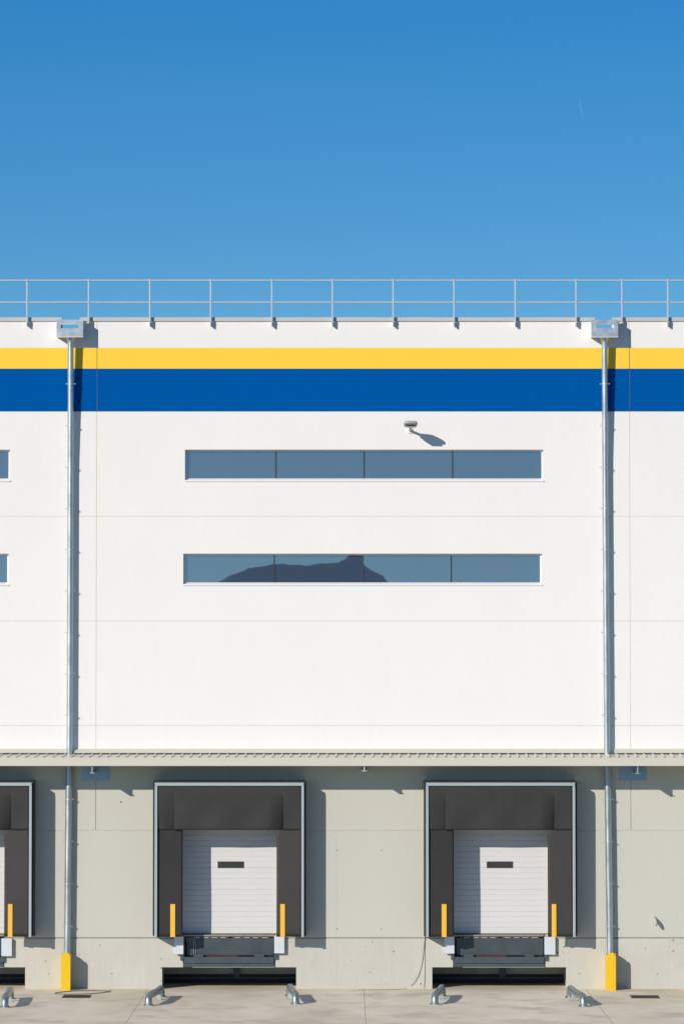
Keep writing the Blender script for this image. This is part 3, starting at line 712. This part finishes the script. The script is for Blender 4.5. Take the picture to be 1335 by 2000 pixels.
# hill far behind the camera, seen mirrored in the lower window
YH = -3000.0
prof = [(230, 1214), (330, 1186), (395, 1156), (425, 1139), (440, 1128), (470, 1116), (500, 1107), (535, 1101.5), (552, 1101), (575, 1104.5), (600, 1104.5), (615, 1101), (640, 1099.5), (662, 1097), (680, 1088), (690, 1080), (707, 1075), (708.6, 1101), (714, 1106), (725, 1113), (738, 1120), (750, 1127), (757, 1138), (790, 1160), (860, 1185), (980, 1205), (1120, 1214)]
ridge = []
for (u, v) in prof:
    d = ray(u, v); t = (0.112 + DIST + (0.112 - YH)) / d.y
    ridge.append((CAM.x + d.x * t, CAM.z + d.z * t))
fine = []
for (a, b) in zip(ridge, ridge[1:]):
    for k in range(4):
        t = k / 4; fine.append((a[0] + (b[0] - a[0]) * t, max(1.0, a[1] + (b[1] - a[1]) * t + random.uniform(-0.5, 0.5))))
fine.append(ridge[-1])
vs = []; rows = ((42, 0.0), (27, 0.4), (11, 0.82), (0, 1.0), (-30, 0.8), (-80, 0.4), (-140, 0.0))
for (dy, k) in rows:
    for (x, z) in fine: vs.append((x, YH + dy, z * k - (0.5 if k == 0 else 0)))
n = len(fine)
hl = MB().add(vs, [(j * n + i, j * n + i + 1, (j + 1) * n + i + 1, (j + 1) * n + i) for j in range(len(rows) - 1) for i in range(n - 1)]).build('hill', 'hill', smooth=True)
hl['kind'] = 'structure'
# a short wisp of contrail far off in the sky
def wisp():
    m, nt, b = nodes('thin_ice_cloud'); out = nt.nodes['Material Output']
    b.inputs['Base Color'].default_value = (0.9, 0.9, 0.9, 1); b.inputs['Roughness'].default_value = 1.0
    tr = nt.nodes.new('ShaderNodeBsdfTransparent'); mx = nt.nodes.new('ShaderNodeMixShader'); mx.inputs[0].default_value = 0.055
    nt.links.new(tr.outputs[0], mx.inputs[1]); nt.links.new(b.outputs[0], mx.inputs[2]); nt.links.new(mx.outputs[0], out.inputs[0])
    return m
M['wisp'] = wisp()
pts = [W(1131 + 12.5 * k / 6, 189 + 29 * k / 6, 12000) + Vector((0, k * 30, 0)) for k in range(7)]
tag(MB().tube(pts, [0.3, 1.6, 2.6, 3.0, 2.8, 2.0, 0.4], 10).build('contrail', 'wisp', None, smooth=True, origin=tuple(pts[3])), 'short faint white contrail in the upper right of the blue sky', 'contrail')
# ------------------------------------------------------------------ light
LD = Vector((0.785, 1.0, -0.51)).normalized()          # direction the sunlight travels
sun = bpy.data.lights.new('sun', 'SUN'); sun.energy = 4.22; sun.angle = math.radians(0.5); sun.color = (1.0, 0.915, 0.80)
so = bpy.data.objects.new('sun', sun); COL.objects.link(so); so.rotation_euler = LD.to_track_quat('-Z', 'Y').to_euler(); so.location = (-40, -60, 50)
el = math.asin(-LD.z); az = math.atan2(-LD.x, -LD.y)     # where the sun stands, measured from +Y towards +X
w = bpy.data.worlds.new('World'); S.world = w; w.use_nodes = True; nt = w.node_tree
bg = nt.nodes['Background']
sky = nt.nodes.new('ShaderNodeTexSky'); sky.sky_type = 'NISHITA'; sky.sun_disc = False
sky.sun_elevation = el; sky.sun_rotation = az; sky.altitude = 300; sky.air_density = 1.0; sky.dust_density = 0.2; sky.ozone_density = 2.5
tc = nt.nodes.new('ShaderNodeTexCoord'); sep = nt.nodes.new('ShaderNodeSeparateXYZ'); nt.links.new(tc.outputs['Generated'], sep.inputs[0])
zz = math_(nt, 'ADD', math_(nt, 'MULTIPLY', math_(nt, 'MAXIMUM', sep.outputs[2], 0.0), 3.2), 0.12)
cmb = nt.nodes.new('ShaderNodeCombineXYZ'); nt.links.new(sep.outputs[0], cmb.inputs[0]); nt.links.new(sep.outputs[1], cmb.inputs[1]); nt.links.new(zz, cmb.inputs[2])
nv = nt.nodes.new('ShaderNodeVectorMath'); nv.operation = 'NORMALIZE'; nt.links.new(cmb.outputs[0], nv.inputs[0]); nt.links.new(nv.outputs[0], sky.inputs['Vector'])
el_t = ramp(nt, sep.outputs[2], 0.065, 0.145)
tint = mix_rgb(nt, (0.77, 1.43, 1.47), (0.335, 1.38, 1.84), el_t)
tint = mix_rgb(nt, tint, (0.76, 1.18, 1.48), ramp(nt, sep.outputs[2], 0.2, 0.5))
nt.links.new(mix_rgb(nt, sky.outputs[0], tint, 1.0, 'MULTIPLY'), bg.inputs['Color']); bg.inputs['Strength'].default_value = 0.10
# ------------------------------------------------------------------ camera
cd = bpy.data.cameras.new('camera'); co = bpy.data.objects.new('camera', cd); COL.objects.link(co); S.camera = co
co.location = CAM; co.rotation_euler = (math.radians(90) + PITCH, 0, 0)
cd.sensor_fit = 'VERTICAL'; cd.sensor_height = 36; cd.lens = F / 2000 * 36
cd.shift_x = (667.5 - U0) / 2000; cd.shift_y = (V0 - 1000) / 2000
cd.clip_start = 0.5; cd.clip_end = 20000
S.view_settings.view_transform = 'Standard'; S.view_settings.look = 'None'; S.view_settings.exposure = 0.0; S.view_settings.gamma = 1.0
S.render.resolution_x, S.render.resolution_y = 683, 1024
